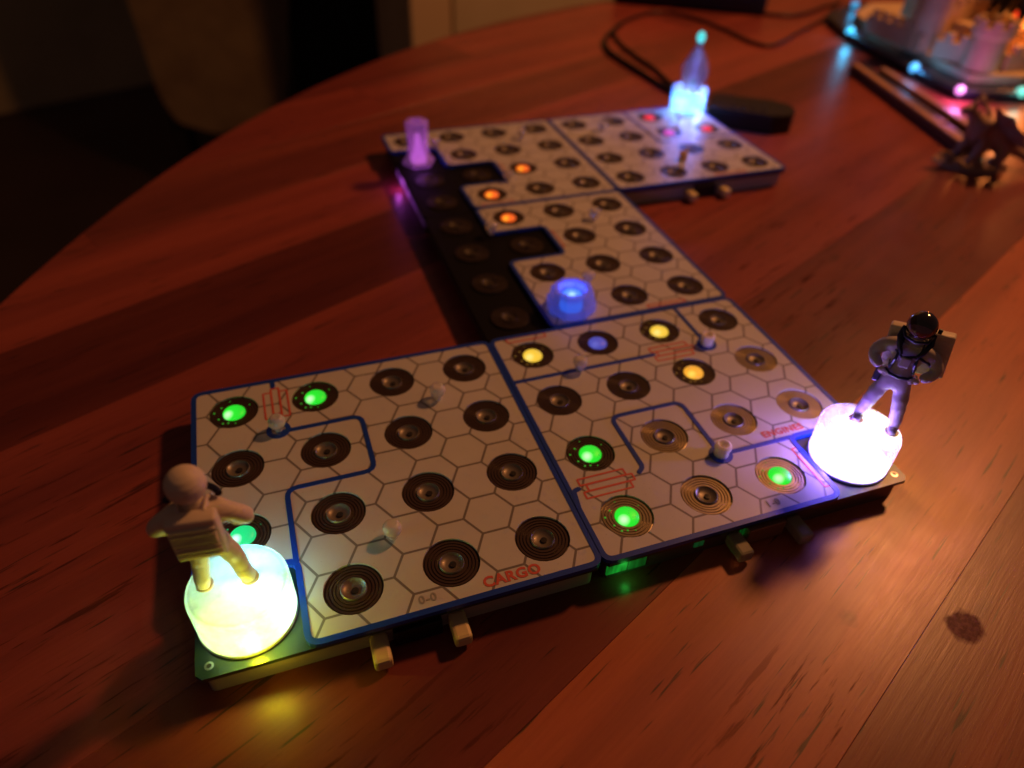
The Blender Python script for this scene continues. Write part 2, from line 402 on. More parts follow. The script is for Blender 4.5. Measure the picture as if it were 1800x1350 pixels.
# ------------------------------------------------------------------ game tiles
def ring_mesh(steps=4):
    bm = bmesh.new()
    prof = [(.135, -.03), (.135, -.012), (.145, -.006)]
    r = .145; w = (.29-.15)/steps
    for k in range(steps):
        prof += [(r+w*.70, -.006), (r+w*.78, -.020), (r+w*.97, -.020), (r+w*1.03, -.006)]
        r += w
    prof += [(.293, -.008), (.293, -.05)]
    lathe(bm, prof, 40)
    return mesh_of(bm, 30)
RING = ring_mesh(); RING2 = RING.copy(); RING3 = RING.copy()
RING.materials.append(m_ring); RING2.materials.append(m_ring_glare); RING3.materials.append(m_ringk)
bm = bmesh.new(); lathe(bm, [(.134, -.03), (.132, .004), (.124, .012), (.116, .004), (.095, -.014), (.06, -.024), (.0, -.028)], 32)
WELL = mesh_of(bm, 50); WELL.materials.append(m_well); WELLK = WELL.copy(); WELLK.materials.clear(); WELLK.materials.append(m_wellk)
bm = bmesh.new(); lathe(bm, [(.036, -.0275), (.036, -.010), (0, -.008)], 12, .012, -.012); CHIP = mesh_of(bm, 40); CHIP.materials.append(m_chip)
bm = bmesh.new(); lathe(bm, [(.134, -.03), (.134, .004), (.12, .022), (.09, .036), (.05, .045), (0, .048)], 32); DOME = mesh_of(bm, 60)
bm = bmesh.new()
for k, (an, rr) in enumerate([(2.4, .20), (2.9, .245), (3.5, .20), (4.0, .215), (4.3, .19), (1.75, .235), (4.75, .20), (.5, .215)]):
    lathe(bm, [(.013, -.005), (.011, -.002), (0, -.001)] if k < 5 else [(.008, -.005), (.007, -.002), (0, -.001)], 8, rr*cos(an), rr*sin(an))
HOLES = mesh_of(bm)
domes = {}
def dome(m):
    if m not in domes: d = DOME.copy(); d.materials.append(m); domes[m] = d
    return domes[m]
holem = {}
def hole(m, col):
    if m not in holem:
        h = HOLES.copy(); h.materials.append(mat('glowing_hole', (0.02, .02, .02), .4, emis=col, es=.30)); holem[m] = h
    return holem[m]
HC = {L_GREEN: (.1, .9, .05), L_CYAN: (.05, .9, .3), L_YEL: (.8, .4, .05), L_AMB: (.8, .35, .05)}
def circle(cx, cy, r, n=28): return [(cx+r*cos(2*pi*i/n), cy+r*sin(2*pi*i/n)) for i in range(n)]
E_ = 1.985
def stroke(bm, pts, w, z0, z1, closed=False, r=.11):
    # a flat band of width w along a polyline with rounded bends
    P = [Vector(p) for p in pts]
    if closed: path = [Vector(p) for p in round_poly(pts, r, 4)]
    else:
        path = [P[0]]
        for i in range(1, len(P)-1):
            a, b = (P[i-1]-P[i]), (P[i+1]-P[i]); rr = min(r, a.length*.49, b.length*.49); s, e = P[i]+a.normalized()*rr, P[i]+b.normalized()*rr
            for j in range(5): t = j/4; path.append((1-t)**2*s+2*t*(1-t)*P[i]+t*t*e)
        path.append(P[-1])
    n = len(path); L = []; R_ = []
    for i, p in enumerate(path):
        q0 = path[i-1] if (i or closed) else p; q1 = path[(i+1) % n] if (i < n-1 or closed) else p
        t = (q1-q0).normalized(); nn = Vector((-t.y, t.x))
        L.append(p+nn*w/2); R_.append(p-nn*w/2)
    vs = [[bm.verts.new((q.x, q.y, z)) for q in A] for A, z in ((L, z1), (R_, z1), (L, z0), (R_, z0))]
    for i in range(n if closed else n-1):
        j = (i+1) % n
        bm.faces.new((vs[0][i], vs[0][j], vs[1][j], vs[1][i])); bm.faces.new((vs[2][i], vs[3][i], vs[3][j], vs[2][j]))
        bm.faces.new((vs[0][i], vs[2][i], vs[2][j], vs[0][j])); bm.faces.new((vs[1][i], vs[1][j], vs[3][j], vs[3][i]))
    if not closed:
        bm.faces.new([v[0] for v in (vs[0], vs[1], vs[3], vs[2])]); bm.faces.new([v[-1] for v in (vs[0], vs[2], vs[3], vs[1])])
def door_icon(bm, cx, cy, along, n=2, L=.30, w=.095, t=.024):
    for k in range(n):
        off = (k-(n-1)/2)*w*1.05; sh = .035*(1 if k % 2 else -1) if n > 1 else 0
        if along == 'x': pts = [(cx-L+sh, cy+off-w/2), (cx+L+sh, cy+off-w/2), (cx+L+sh, cy+off+w/2), (cx-L+sh, cy+off+w/2)]
        else: pts = [(cx+off-w/2, cy-L+sh), (cx+off+w/2, cy-L+sh), (cx+off+w/2, cy+L+sh), (cx+off-w/2, cy+L+sh)]
        stroke(bm, pts, t, .0005+k*.0006, .003+k*.0006, closed=True, r=.01)
def build_tile(label, ox, oy, outline, missing, walls, doors, texts, lit, tray, board, clear_pins=False, pegs=((-1, 1), (1, 1), (0, -1)), pegmat=None, glare_rings=()):
    t = thing('game_tile', label, 'game tile', ox, oy, 0, group='electronic game tiles joined edge to edge')
    bm = bmesh.new(); prism(bm, round_poly([(-1.93, -1.93), (1.93, -1.93), (1.93, 1.93), (-1.93, 1.93)], .06, 3), -.4, -.112)
    obj('tray', bm, tray, t)
    c = .06; Q = 1.99
    bm = bmesh.new(); prism(bm, [(-Q+c, -Q), (Q-c, -Q), (Q, -Q+c), (Q, Q-c), (Q-c, Q), (-Q+c, Q), (-Q, Q-c), (-Q, -Q+c)], -.108, -.056)
    obj('circuit_board', bm, board, t)
    holes = []; cells = [(r, k) for r in range(4) for k in range(4)]
    for r, k in cells:
        if (r, k) not in missing: holes.append(circle(k-1.5, 1.5-r, .297))
    o = obj('printed_sheet', sheet([round_poly(outline, .10, 4)]+holes, -.052, 0), m_sheet, t)
    bm = bmesh.new(); stroke(bm, inset_poly(outline, .012), .064, -.05, .006, closed=True, r=.12)
    obj('blue_border', bm, m_blue, t)
    if walls:
        for wl in walls:
            bm = bmesh.new(); stroke(bm, wl, .058, .0004, .009, r=.13)
            for e in (wl[0], wl[-1]): lathe(bm, [(0, .0004), (.026, .0004), (.026, .0085), (0, .0085)], 10, e[0], e[1])
            obj('wall_line', bm, m_blue, t)
    for d in doors:
        bm = bmesh.new(); door_icon(bm, *d); obj('door_print', bm, m_red, t)
    for txt, size, x, y, m, bold in texts:
        obj('lettering', text_mesh(txt, size, x, y, .003, 0, bold), m, t)
    for r, k in cells:
        if (r, k) in ([] if board is m_pcbk else missing): continue
        ms = (r, k) in missing
        rm = RING3 if ms else (RING2 if (r, k) in glare_rings else RING)
        p = obj('ring_pad', rm, None, t, (k-1.5, 1.5-r, -.028 if ms else -.012))
        lm = lit.get((r, k))
        if lm:
            q = obj('led_lens', dome(lm), None, p)
            if lm in HC: obj('glow_hole', hole(lm, HC[lm]), None, p)
        else:
            q = obj('led_lens', WELLK if ms else WELL, None, p); obj('led_chip', CHIP, None, p)
    for i, (px, py) in enumerate(pegs):
        bm = bmesh.new()
        pm = (pegmat or {}).get(i, m_peg)
        if pm is m_peg:
            lathe(bm, [(.0, .002), (.05, .002), (.045, .04), (.08, .07), (.105, .125), (.10, .175), (.07, .215), (.04, .222), (0, .205)], 24, px, py)
        else:
            lathe(bm, [(.0, .002), (.085, .002), (.09, .03), (.085, .08), (.102, .12), (.098, .165), (.07, .182), (.045, .17), (.03, .13), (0, .12)], 24, px, py)
        obj('peg', bm, pm, t, smooth=50)
        bm = bmesh.new(); lathe(bm, [(.085, .0004), (.145, .0004), (.145, .010), (.085, .010), (.085, .0004)], 28, px, py)
        if any(abs(px-a)+abs(py-b) < .09 for wl in walls for a, b in wl): obj('wall_line', bm, m_blue, t)
        else: bm.free()
    # connectors on the near edge, sockets on the right edge
    for px in (-.365, .42):
        bm = bmesh.new(); box(bm, px-.09, px+.09, -2.245, -1.925, -.36, -.20, .035); obj('connector_pin', bm, m_pinc if clear_pins else m_pin, t)
    bm = bmesh.new(); box(bm, -.22, .26, -2.03, -1.92, -.37, -.14, .01)
    obj('connector_block', bm, m_gold if clear_pins else m_black, t)
    for py in (1.15, -1.25):
        bm = bmesh.new(); box(bm, 1.925, 2.012, py-.16, py+.16, -.3, -.045, .01); obj('socket_tab', bm, m_black, t)
    if missing and board is m_pcb:
        sx = 1 if outline[1][0] < 1.9 and outline[0][0] < 0 and outline[0][0] < -1.5 else -1
        for hx, hy in ((-1.87 if (3, 0) in missing else 1.87, -1.87),):
            bm = bmesh.new(); lathe(bm, [(.042, -.0555), (.042, -.052), (.024, -.051), (.024, -.0555)], 16, hx, hy); obj('screw_hole', bm, m_metal, t, smooth=30)
            bm = bmesh.new(); lathe(bm, [(.022, -.0555), (.0, -.0550)], 12, hx, hy); obj('hole_shadow', bm, m_chip, t)
    return t
F = E_; full = [(-F, -F), (F, -F), (F, F), (-F, F)]
tA = build_tile('nearest left game tile lettered CARGO with three green lights and the rear view astronaut', 0, 0,
    [(-F, -1), (-1, -1), (-1, -F), (F, -F), (F, F), (-F, F)], {(3, 0)},
    [[(-1, .96), (0, .96), (0, 0), (-1, 0), (-1, -1.02)], [(-1, 1.97), (-1, 1.84)]],
    [(-.985, 1.52, 'y', 3, .25)], [('CARGO', .165, .735, -1.895, m_red, .006), ('0-0', .13, .075, -1.88, m_grey, .003)],
    {(0, 0): L_GREEN, (0, 1): L_GREEN, (2, 0): L_CYAN}, m_tray, m_pcb)
tB = build_tile('near right game tile lettered ENGINES with yellow and green lights', 4, 0,
    [(-F, -F), (1, -F), (1, -1), (F, -1), (F, F), (-F, F)], {(3, 3)},
    [[(-1.97, 1), (.14, 1)], [(1, 1), (1, 1.97)], [(-1.97, -1.25), (-1.93, -1), (-1.86, -.985)],
     [(-1.08, -.96), (-1, -.9), (-1, 0), (0, 0), (0, -1), (1.02, -1)]],
    [(-1.5, -1, 'x', 3, .29), (.46, 1.0, 'x', 3, .29), (-1.46, 1.90, 'x', 1, .29), (.935, -1.5, 'y', 1, .32)],
    [('ENGINES', .14, .68, -.915, m_red, .004), ('1-0', .13, .07, -1.88, m_grey, .002)],
    {(0, 0): L_YEL, (0, 1): L_BLUE, (0, 2): L_YEL, (1, 2): L_AMB, (2, 0): L_GREEN, (3, 0): L_GREEN, (3, 2): L_GREEN}, m_trayk, m_pcb, True,
    pegmat={1: m_pegw, 2: m_pegw}, glare_rings={(2, 2), (2, 3), (3, 1), (3, 2), (3, 0), (2, 1), (1, 3)})
tC = build_tile('middle game tile with an exposed black left side and a blue octagonal piece', 4, 4,
    [(-1, -F), (F, -F), (F, F), (-1, F), (-1, 1), (0, 1), (0, 0), (-1, 0)][:0] or
    [(-1, -F), (F, -F), (F, F), (-1, F), (-1, 1), (0, 1), (0, 0), (-1, 0)], {(0, 0), (1, 0), (2, 0), (3, 0), (1, 1)},
    [], [(.045, .5, 'y', 1, .30), (.95, -1.88, 'x', 1, .32, .07)], [], {(0, 1): L_RED}, m_trayk, m_pcbk)
tD = build_tile('far left game tile with a stepped black area and a purple obelisk on it', 4, 8,
    [(-F, 1), (-1, 1), (-1, 0), (0, 0), (0, -1), (-1, -1), (-1, -F), (F, -F), (F, F), (-F, F)], {(1, 0), (2, 0), (3, 0), (2, 1)},
    [], [(.06, -.5, 'y', 1, .30), (-.5, -1.90, 'x', 1, .30)], [], {(2, 2): L_RED, (3, 1): L_RED}, m_trayk, m_pcbk)
tE = build_tile('farthest right game tile with three red lights beside the glowing blue flask stand', 8, 8,
    full, set(), [[(0, 1.97), (0, 0), (.25, 0)], [(.95, 0), (1.97, 0)]], [(.65, -1.88, 'x', 1, .36)], [],
    {(0, 2): L_PINK, (1, 2): L_VIO, (1, 3): L_PINK}, m_tray, m_pcb, pegmat={2: mat('amber_plastic', (.75, .40, .08), .3, trans=.3)})

# light leaking through the trays, drawn as glowing boxes; purple fades in painted steps
def glow(parent, name, x0, x1, y0, y1, z0, z1, col, s):
    bm = bmesh.new(); box(bm, x0, x1, y0, y1, z0, z1, .006)
    m = mat(name+'_glow', (.05, .05, .05), .5); g = NB(m); nt = m.node_tree; b = nt.nodes['Principled BSDF']
    t = nt.nodes.new('ShaderNodeTexCoord').outputs['Object']
    n = g('TexNoise', g.v('MULTIPLY', t, (500, 500, 60)), None, 1.0, 3.0)
    c = g.ramp(n, [(.35, tuple(x*.06 for x in col)), (.72, col)]); nt.links.new(c, b.inputs['Emission Color']); b.inputs['Emission Strength'].default_value = s
    return obj('painted_tray_glow', bm, m, parent)
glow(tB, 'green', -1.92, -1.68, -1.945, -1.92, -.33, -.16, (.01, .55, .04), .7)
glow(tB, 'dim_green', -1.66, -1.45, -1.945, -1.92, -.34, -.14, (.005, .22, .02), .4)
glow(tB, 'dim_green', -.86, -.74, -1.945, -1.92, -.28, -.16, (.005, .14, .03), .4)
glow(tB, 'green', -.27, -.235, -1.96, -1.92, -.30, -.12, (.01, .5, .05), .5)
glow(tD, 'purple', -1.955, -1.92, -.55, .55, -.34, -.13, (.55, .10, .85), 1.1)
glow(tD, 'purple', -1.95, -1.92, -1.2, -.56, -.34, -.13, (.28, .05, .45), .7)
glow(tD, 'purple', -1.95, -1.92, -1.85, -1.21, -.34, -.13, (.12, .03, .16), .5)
point('purple_tray_led', (-2.06, .0, -.22), (.75, .1, .9), .0015, .001, tD)
point('added_yellow_spill', (-1.30, -2.13, -.06), (1, .80, .03), .0010, .0002, tA)  # added light outside the tray edge, makes the yellow spot on the table
point('green_tray_led', (-1.7, -2.02, -.25), (.05, 1, .1), .0004, .001, tB)

# ------------------------------------------------------------------ lit stands with astronauts
def stand_mat(name, tint, es, clear=.25):
    m = bpy.data.materials.new(name); m.use_nodes = True; nt = m.node_tree; nt.nodes.clear()
    g = NB(m)
    out = nt.nodes.new('ShaderNodeOutputMaterial')
    tr = nt.nodes.new('ShaderNodeBsdfTranslucent'); tr.inputs[0].default_value = (*tint, 1)
    df = nt.nodes.new('ShaderNodeBsdfPrincipled'); df.inputs['Base Color'].default_value = (.75, .75, .75, 1); df.inputs['Roughness'].default_value = .3
    df.inputs['Emission Color'].default_value = (*tint, 1); df.inputs['Emission Strength'].default_value = es
    tp = nt.nodes.new('ShaderNodeBsdfTransparent'); tp.inputs[0].default_value = (1, 1, 1, 1)
    m1 = nt.nodes.new('ShaderNodeMixShader'); m1.inputs[0].default_value = .40
    nt.links.new(tr.outputs[0], m1.inputs[1]); nt.links.new(df.outputs[0], m1.inputs[2])
    m2 = nt.nodes.new('ShaderNodeMixShader'); m2.inputs[0].default_value = clear
    m2i = m2.inputs[0]
    nt.links.new(m1.outputs[0], m2.inputs[1]); nt.links.new(tp.outputs[0], m2.inputs[2]); nt.links.new(m2.outputs[0], out.inputs[0])
    tc = nt.nodes.new('ShaderNodeTexCoord').outputs['Object']
    n = g('TexNoise', g.v('MULTIPLY', tc, (160, 160, 900)), None, 1.0, 3.0)
    bp = nt.nodes.new('ShaderNodeBump'); bp.inputs['Strength'].default_value = .3; bp.inputs['Distance'].default_value = .0004
    n2 = g('TexNoise', g.v('MULTIPLY', tc, (1, 1, 1)), None, 230.0, 4.0, .6)
    nt.links.new(g.m('MULTIPLY', g.ramp(n2, [(.30, (.55, .55, .55)), (.70, (1.3, 1.3, 1.3))]), clear), m2i)
    nt.links.new(n, bp.inputs['Height']); nt.links.new(bp.outputs[0], df.inputs['Normal']); nt.links.new(bp.outputs[0], tr.inputs['Normal'])
    return m
def light_stand(label, x, y, tint, es, leds, clear=.5):
    t = thing('light_stand', label, 'lit stand', x, y, -.055, group='glowing round stands under the astronauts')
    bm = bmesh.new(); h = .50
    lathe(bm, [(.455, .02), (.462, .06), (.462, h-.035), (.455, h-.012), (.440, h-.002), (.430, h-.001), (.425, h-.004), (.40, h-.003), (0, h-.001)], 64)
    obj('frosted_cap', bm, stand_mat('frosted_cap', tint, es, clear), t, smooth=50)
    bm = bmesh.new(); lathe(bm, [(0, 0), (.46, 0), (.47, .018), (.455, .04), (.44, .03), (0, .03)], 64)
    obj('base_ring', bm, mat('grey_translucent_ring', (.35, .37, .36), .25, coat=.4), t, smooth=40)
    for c, p, loc in leds: point('stand_led', loc, c, p, .0012, t)
    return t
light_stand('round frosted stand glowing cyan and yellow in the near left corner', -1.5, -1.44, (.50, .90, .95), .10,
    [((.20, .70, 1.0), .0095, (.12, .24, .28)), ((.70, 1.0, .01), .0030, (.18, -.27, .14)), ((1.0, .88, .01), .019, (.03, -.41, .24)), ((1, 1, .5), .0022, (-.02, -.10, .20))])
light_stand('round frosted stand glowing white and violet in the near right corner', 5.50, -1.47, (.80, .72, 1.0), .16,
    [((.30, .15, 1.0), .052, (-.20, .0, .28)), ((1.0, .9, .6), .0040, (.05, -.18, .18)), ((.9, 1.0, .08), .0110, (.33, -.02, .28)), ((.45, .3, 1.0), .006, (.0, .05, .38))], .66)

def skin_mesh(verts, edges, radii, sub=2):
    me = bpy.data.meshes.new('s'); me.from_pydata([Vector(v)*1.0 for v in verts], edges, [])
    o = bpy.data.objects.new('s', me); COL.objects.link(o)
    o.modifiers.new('k', 'SKIN'); sk = me.skin_vertices[0].data
    for i, r in enumerate(radii):
        rr = r if isinstance(r, tuple) else (r, r); sk[i].radius = rr; sk[i].use_root = (i == 0)
    s = o.modifiers.new('b', 'SUBSURF'); s.levels = sub; s.render_levels = sub
    dg = bpy.context.evaluated_depsgraph_get(); dg.update()
    res = bpy.data.meshes.new_from_object(o.evaluated_get(dg))
    bpy.data.objects.remove(o); bpy.data.meshes.remove(me)
    for v in res.vertices: v.co *= S
    for p in res.polygons: p.use_smooth = True
    return res
def astronaut(label, x, y, rz, black_hood, bw, lean=0):
    t = thing('astronaut_figurine', label, 'figurine', x, y, .447, rz, group='astronaut figurines on glowing stands')
    t.rotation_euler = (lean, 0, rz)
    V = []; Ed = []; Rd = []; suit = m_suit2 if black_hood else m_suit
    def chain(start, pts):
        prev = start
        for co, r in pts:
            V.append(co); Rd.append(r); i = len(V)-1
            if prev is not None: Ed.append((prev, i))
            prev = i
        return prev
    chain(None, [((0, .0, .70), (.135, .105))])
    up_ = chain(0, [((0, 0, .82), (.125, .10)), ((0, .0, .95), (.15, .115)), ((0, .01, 1.07), (.165, .12)), ((0, .01, 1.17), (.12, .10)), ((0, .0, 1.25), .07), ((0, -.005, 1.31), .07)])
    ax = .88 if black_hood else 1.0
    for s in (-1, 1):
        chain(0, [((s*.095, 0, .62), .098), ((s*.115, -.005, .53), .088), ((s*.13, -.012, .47), .098), ((s*.145, -.02, .39), .080), ((s*.155, -.02, .35), .090),
                  ((s*.168, -.005, .26), .074), ((s*.178, .005, .20), .084), ((s*.19, .01, .12), .068), ((s*.195, .008, .06), .064), ((s*.20, -.055, .048), .055), ((s*.205, -.115, .04), .042)])
        chain(3, [((s*.19, .01, 1.11), .092), ((s*.25, .03, 1.065), .082), ((s*.31*ax, .02, 1.01), .088), ((s*.375*ax, .01, .94), .074), ((s*.335*ax, -.04, .885), .068), ((s*.27, -.05, .86), .066), ((s*.20, -.085, .815), .050)])
    obj('body', skin_mesh(V, Ed, Rd), suit, t)
    for s in (-1, 1):      # gloves: palm, four fingers of unequal length resting on the hip, thumb pointing back
        bm = bmesh.new(); ell(bm, (s*.175, -.10, .795), (.042, .026, .036), u=12, v=8)
        for k, ln in enumerate((.050, .060, .056, .042)):
            z = .820-k*.017
            tube(bm, [(s*.165, -.112, z), (s*(.165-ln*.6), -.126, z-.006), (s*(.165-ln), -.122, z-.016)], [.0095, .009, .006], 7)
        tube(bm, [(s*.185, -.085, .815), (s*.165, -.06, .835), (s*.145, -.045, .835)], [.012, .011, .007], 7)
        obj('glove', bm, m_suit, t, smooth=60)
        bm = bmesh.new(); lathe(bm, [(.0, 0), (.075, 0), (.082, .012), (.078, .03), (0, .034)], 20, s*.198, -.03); 
        obj('boot_sole', bm, m_suit, t, (0, 0, 0), smooth=40)
    bm = bmesh.new()
    if black_hood:
        ell(bm, (0, -.01, 1.405), (.152, .158, .158), u=28, v=18); obj('helmet', bm, m_visor, t, smooth=80)
        bm = bmesh.new(); ell(bm, (0, -.075, 1.395), (.125, .115, .105), u=28, v=18)
        obj('visor', bm, mat('violet_visor', (.16, .07, .12), .12, coat=1, spec=.8, metal=.5), t, smooth=80)
        bm = bmesh.new(); tube(bm, [(-.15, -.06, 1.34), (-.11, -.145, 1.30), (0, -.185, 1.285), (.11, -.145, 1.30), (.15, -.06, 1.34)], .016, 8); obj('visor_rim', bm, m_strap, t, smooth=60)
        for s in (-1, 1):
            bm = bmesh.new(); tube(bm, [(s*.15, -.03, 1.36), (s*.155, -.08, 1.26), (s*.12, -.125, 1.16), (s*.07, -.135, 1.08)], [.02, .034, .028, .018], 8); obj('strap', bm, m_strap, t, smooth=60)
        bm = bmesh.new(); box(bm, -.055, .055, -.165, -.115, .94, 1.06, .012); obj('chest_unit', bm, mat('grey_chest_unit', (.45, .42, .5), .35), t)
        bm = bmesh.new(); tube(bm, [(-.15, -.04, .80), (-.10, -.10, .79), (0, -.12, .78), (.10, -.10, .79), (.15, -.04, .80)], .018, 8); obj('belt', bm, m_strap, t, smooth=60)
        bm = bmesh.new(); tube(bm, [(-.17, -.05, 1.10), (-.05, -.135, 1.04), (.08, -.135, 1.10), (.20, -.05, 1.03), (.24, -.03, 1.0)], .017, 8); obj('strap', bm, m_strap, t, smooth=60)
        bm = bmesh.new(); box(bm, -.235, -.165, -.08, .0, .62, .77, .015); obj('holster', bm, m_strap, t)
        bm = bmesh.new(); tube(bm, [(.16, 0, 1.40), (.20, -.005, 1.40)], .03, 10); obj('earpiece', bm, m_strap, t, smooth=40)
    else:
        ell(bm, (0, 0, 1.425), (.158, .158, .158), u=32, v=20); obj('helmet', bm, m_suit, t, smooth=80)
        bm = bmesh.new(); ell(bm, (0, -.075, 1.41), (.115, .10, .10), u=24, v=14); obj('visor', bm, m_visor, t, smooth=80)
        bm = bmesh.new()
        tube(bm, [(.20*cos(a), .13*sin(a)-.02, 1.235+.01*sin(3*a)) for a in [pi*1.02+i*pi*.96/12 for i in range(13)]], .030, 8)
        obj('collar', bm, m_strap, t, smooth=60)
    # backpack: block with ridges printed into its rear face
    bm = bmesh.new(); y0 = .105; y1 = .245; h0, h1 = .76, (1.29 if black_hood else 1.245); BM = Matrix.Translation((.07 if black_hood else 0, 0, 1)) @ Matrix.Rotation(radians(-7 if black_hood else 0), 4, 'Y') @ Matrix.Translation((0, 0, -1))
    box(bm, -bw, bw, y0, y1, h0, h1, .028, seg=3, M=BM)
    obj('backpack', bm, m_suit, t, smooth=50)
    bm = bmesh.new()
    for z, th in ((1.165, .012), (1.10, .007), (1.075, .006), (1.05, .006), (1.025, .006), (1.0, .007), (.955, .008), (.90, .012), (.845, .008)):
        box(bm, -bw+.02, bw-.02, y1-.004, y1+.026, z-th, z+th, .004, seg=1, M=BM)
    obj('backpack_rib', bm, m_suit, t)
    for s in (-1, 1):
        bm = bmesh.new(); tube(bm, [(s*.10, .13, 1.235), (s*.115, .0, 1.245), (s*.11, -.105, 1.15), (s*.10, -.12, 1.0), (s*.12, -.08, .86), (s*.13, .09, .84)], .018, 8)
        obj('harness', bm, m_suit if not black_hood else m_strap, t, smooth=60)
    return t
astronaut('pale astronaut seen from behind with a ribbed backpack, lit yellow from below', -1.58, -1.42, radians(174), False, .195, radians(-2))
astronaut('astronaut with a black glossy helmet facing the camera, lit violet from below', 5.68, -1.47, radians(-52), True, .32, radians(-3))

# ------------------------------------------------------------------ glowing playing pieces
def emissive(name, col, s, trans=0): return mat(name, (.1, .1, .1), .4, emis=col, es=s)
def frosted(name, col, mixp=.45, emis=None, es=0, rough=.25):
    m = bpy.data.materials.new(name); m.use_nodes = True; nt = m.node_tree; b = nt.nodes['Principled BSDF']
    b.inputs['Base Color'].default_value = (*col, 1); b.inputs['Roughness'].default_value = rough
    b.inputs['Coat Weight'].default_value = .5
    if emis: b.inputs['Emission Color'].default_value = (*emis, 1); b.inputs['Emission Strength'].default_value = es
    tp = nt.nodes.new('ShaderNodeBsdfTransparent'); tp.inputs[0].default_value = (*[.6+.4*c for c in col], 1)
    mx = nt.nodes.new('ShaderNodeMixShader'); mx.inputs[0].default_value = mixp; out = nt.nodes['Material Output']
    nt.links.new(b.outputs[0], mx.inputs[1]); nt.links.new(tp.outputs[0], mx.inputs[2]); nt.links.new(mx.outputs[0], out.inputs[0])
    return m
ob = thing('purple_obelisk', 'clear upright obelisk glowing purple on the far left tile', 'game piece', 2.5, 8.43, -.05)
bm = bmesh.new(); lathe(bm, [(0, .0), (.33, .0), (.34, .05), (.30, .11), (.235, .19), (.20, .36), (.215, .62), (.24, .85), (.23, .88), (.12, .885), (.10, .78), (0, .76)], 6)
obj('crystal_shell', bm, frosted('purple_clear_plastic', (.55, .30, .62), .48, (.45, .14, .50), .22), ob, smooth=20)
bm = bmesh.new(); lathe(bm, [(0, .03), (.17, .03), (.17, .14), (.10, .30), (.075, .48), (.04, .62), (0, .64)], 20); obj('light_core', bm, emissive('purple_core', (.72, .16, .85), 1.3), ob, smooth=60)
point('obelisk_led', (.0, -.05, .3), (.6, .15, 1), .02, .003, ob)
nut = thing('blue_octagon_piece', 'frosted octagonal piece glowing blue on the middle tile', 'game piece', 3.46, 2.42, .002, radians(10))
bm = bmesh.new(); lathe(bm, [(0, .0), (.36, .0), (.385, .03), (.385, .17), (.345, .21), (.325, .34), (.30, .365), (.235, .365), (.215, .33), (.20, .22), (.19, .20)], 8)
obj('outer_shell', bm, frosted('blue_frosted_plastic', (.34, .36, .85), .48, (.12, .14, .70), .22), nut, smooth=20)
bm = bmesh.new(); lathe(bm, [(0, .015), (.18, .015), (.17, .24), (.14, .27), (0, .27)], 8); obj('light_core', bm, emissive('blue_core', (.015, .16, 1.0), 1.3), nut, smooth=40)
point('octagon_led', (.0, 0, .295), (.12, .18, 1), .006, .002, nut)
fs = thing('flask_stand', 'crown shaped stand glowing white and blue in the far corner of the tiles', 'lit stand', 9.62, 9.68, .002)
bm = bmesh.new(); n = 48; rings = []
for z, r in ((.0, .45), (.30, .46), (1, .47)):
    rings.append([bm.verts.new((r*cos(2*pi*i/n), r*sin(2*pi*i/n), z if z < 1 else .50+.09*abs(cos(1.5*(2*pi*i/n)+.5)))) for i in range(n)])
rings.append([bm.verts.new((.41*cos(2*pi*i/n), .41*sin(2*pi*i/n), rings[2][i].co.z-.005)) for i in range(n)])
rings.append([bm.verts.new((.40*cos(2*pi*i/n), .40*sin(2*pi*i/n), .30)) for i in range(n)])
for a, b in zip(rings, rings[1:]):
    for i in range(n): bm.faces.new((a[i], a[(i+1) % n], b[(i+1) % n], b[i]))
bm.faces.new(rings[-1])
obj('crown', bm, stand_mat('cyan_frosted_ring', (.20, .50, 1.0), .45, .45), fs, smooth=40)
for loc in ((-.25, -.12, .30), (.27, -.14, .30)): point('crown_led', loc, (.40, .65, 1), .020, .003, fs)
point('crown_led', (0, -.1, .60), (.15, .20, 1), .13, .01, fs)
fs.scale = (.92, .92, .95)
fl_ = thing('glass_flask', 'small round glass flask with a glowing turquoise stopper on the crown stand', 'flask', 9.66, 9.68, .300)
bm = bmesh.new(); lathe(bm, [(0, .05), (.15, .06), (.18, .15), (.26, .35), (.31, .55), (.31, .70), (.26, .88), (.17, 1.04), (.11, 1.16), (.085, 1.26), (.10, 1.30)], 28)
obj('glass', bm, frosted('smoky_glass', (.28, .22, .18), .68, rough=.06), fl_, smooth=60)
bm = bmesh.new(); lathe(bm, [(0, .03), (.05, .03), (.06, .2), (.1, .30), (.04, .45), (0, .5)], 14); obj('liquid', bm, emissive('teal_liquid', (.08, .30, .38), .6), fl_, smooth=60)
bm = bmesh.new(); ell(bm, (0, 0, 1.40), (.10, .10, .13)); obj('stopper', bm, emissive('turquoise_tip', (.08, .75, .78), 1.1), fl_, smooth=80)

# ------------------------------------------------------------------ black electronics and cables behind
dg_ = thing('usb_dongle', 'black plastic plug box pushed against the far corner of the tiles', 'plug box', 11.15, 9.65, -.4, radians(-38))
bm = bmesh.new(); prism(bm, round_poly([(-.75, -.62), (.95, -.62), (1.35, -.3), (1.35, .3), (.95, .62), (-.75, .62)], .12, 3), .0, .46); bmesh.ops.bevel(bm, geom=[e for e in bm.edges if e.verts[0].co.z > .4 and e.verts[1].co.z > .4], offset=.06, segments=2, affect='EDGES'); obj('housing', bm, m_black, dg_)
bm = bmesh.new(); box(bm, -1.0, -.72, -.3, .3, .1, .34, .02); obj('plug', bm, mat('plug_metal', (.3, .3, .32), .3, metal=1), dg_)
for k in range(4):
    bm = bmesh.new(); box(bm, -.2+.25*k, -.1+.25*k, -.35, .35, .45, .49, .015); obj('grip_rib', bm, m_black, dg_)
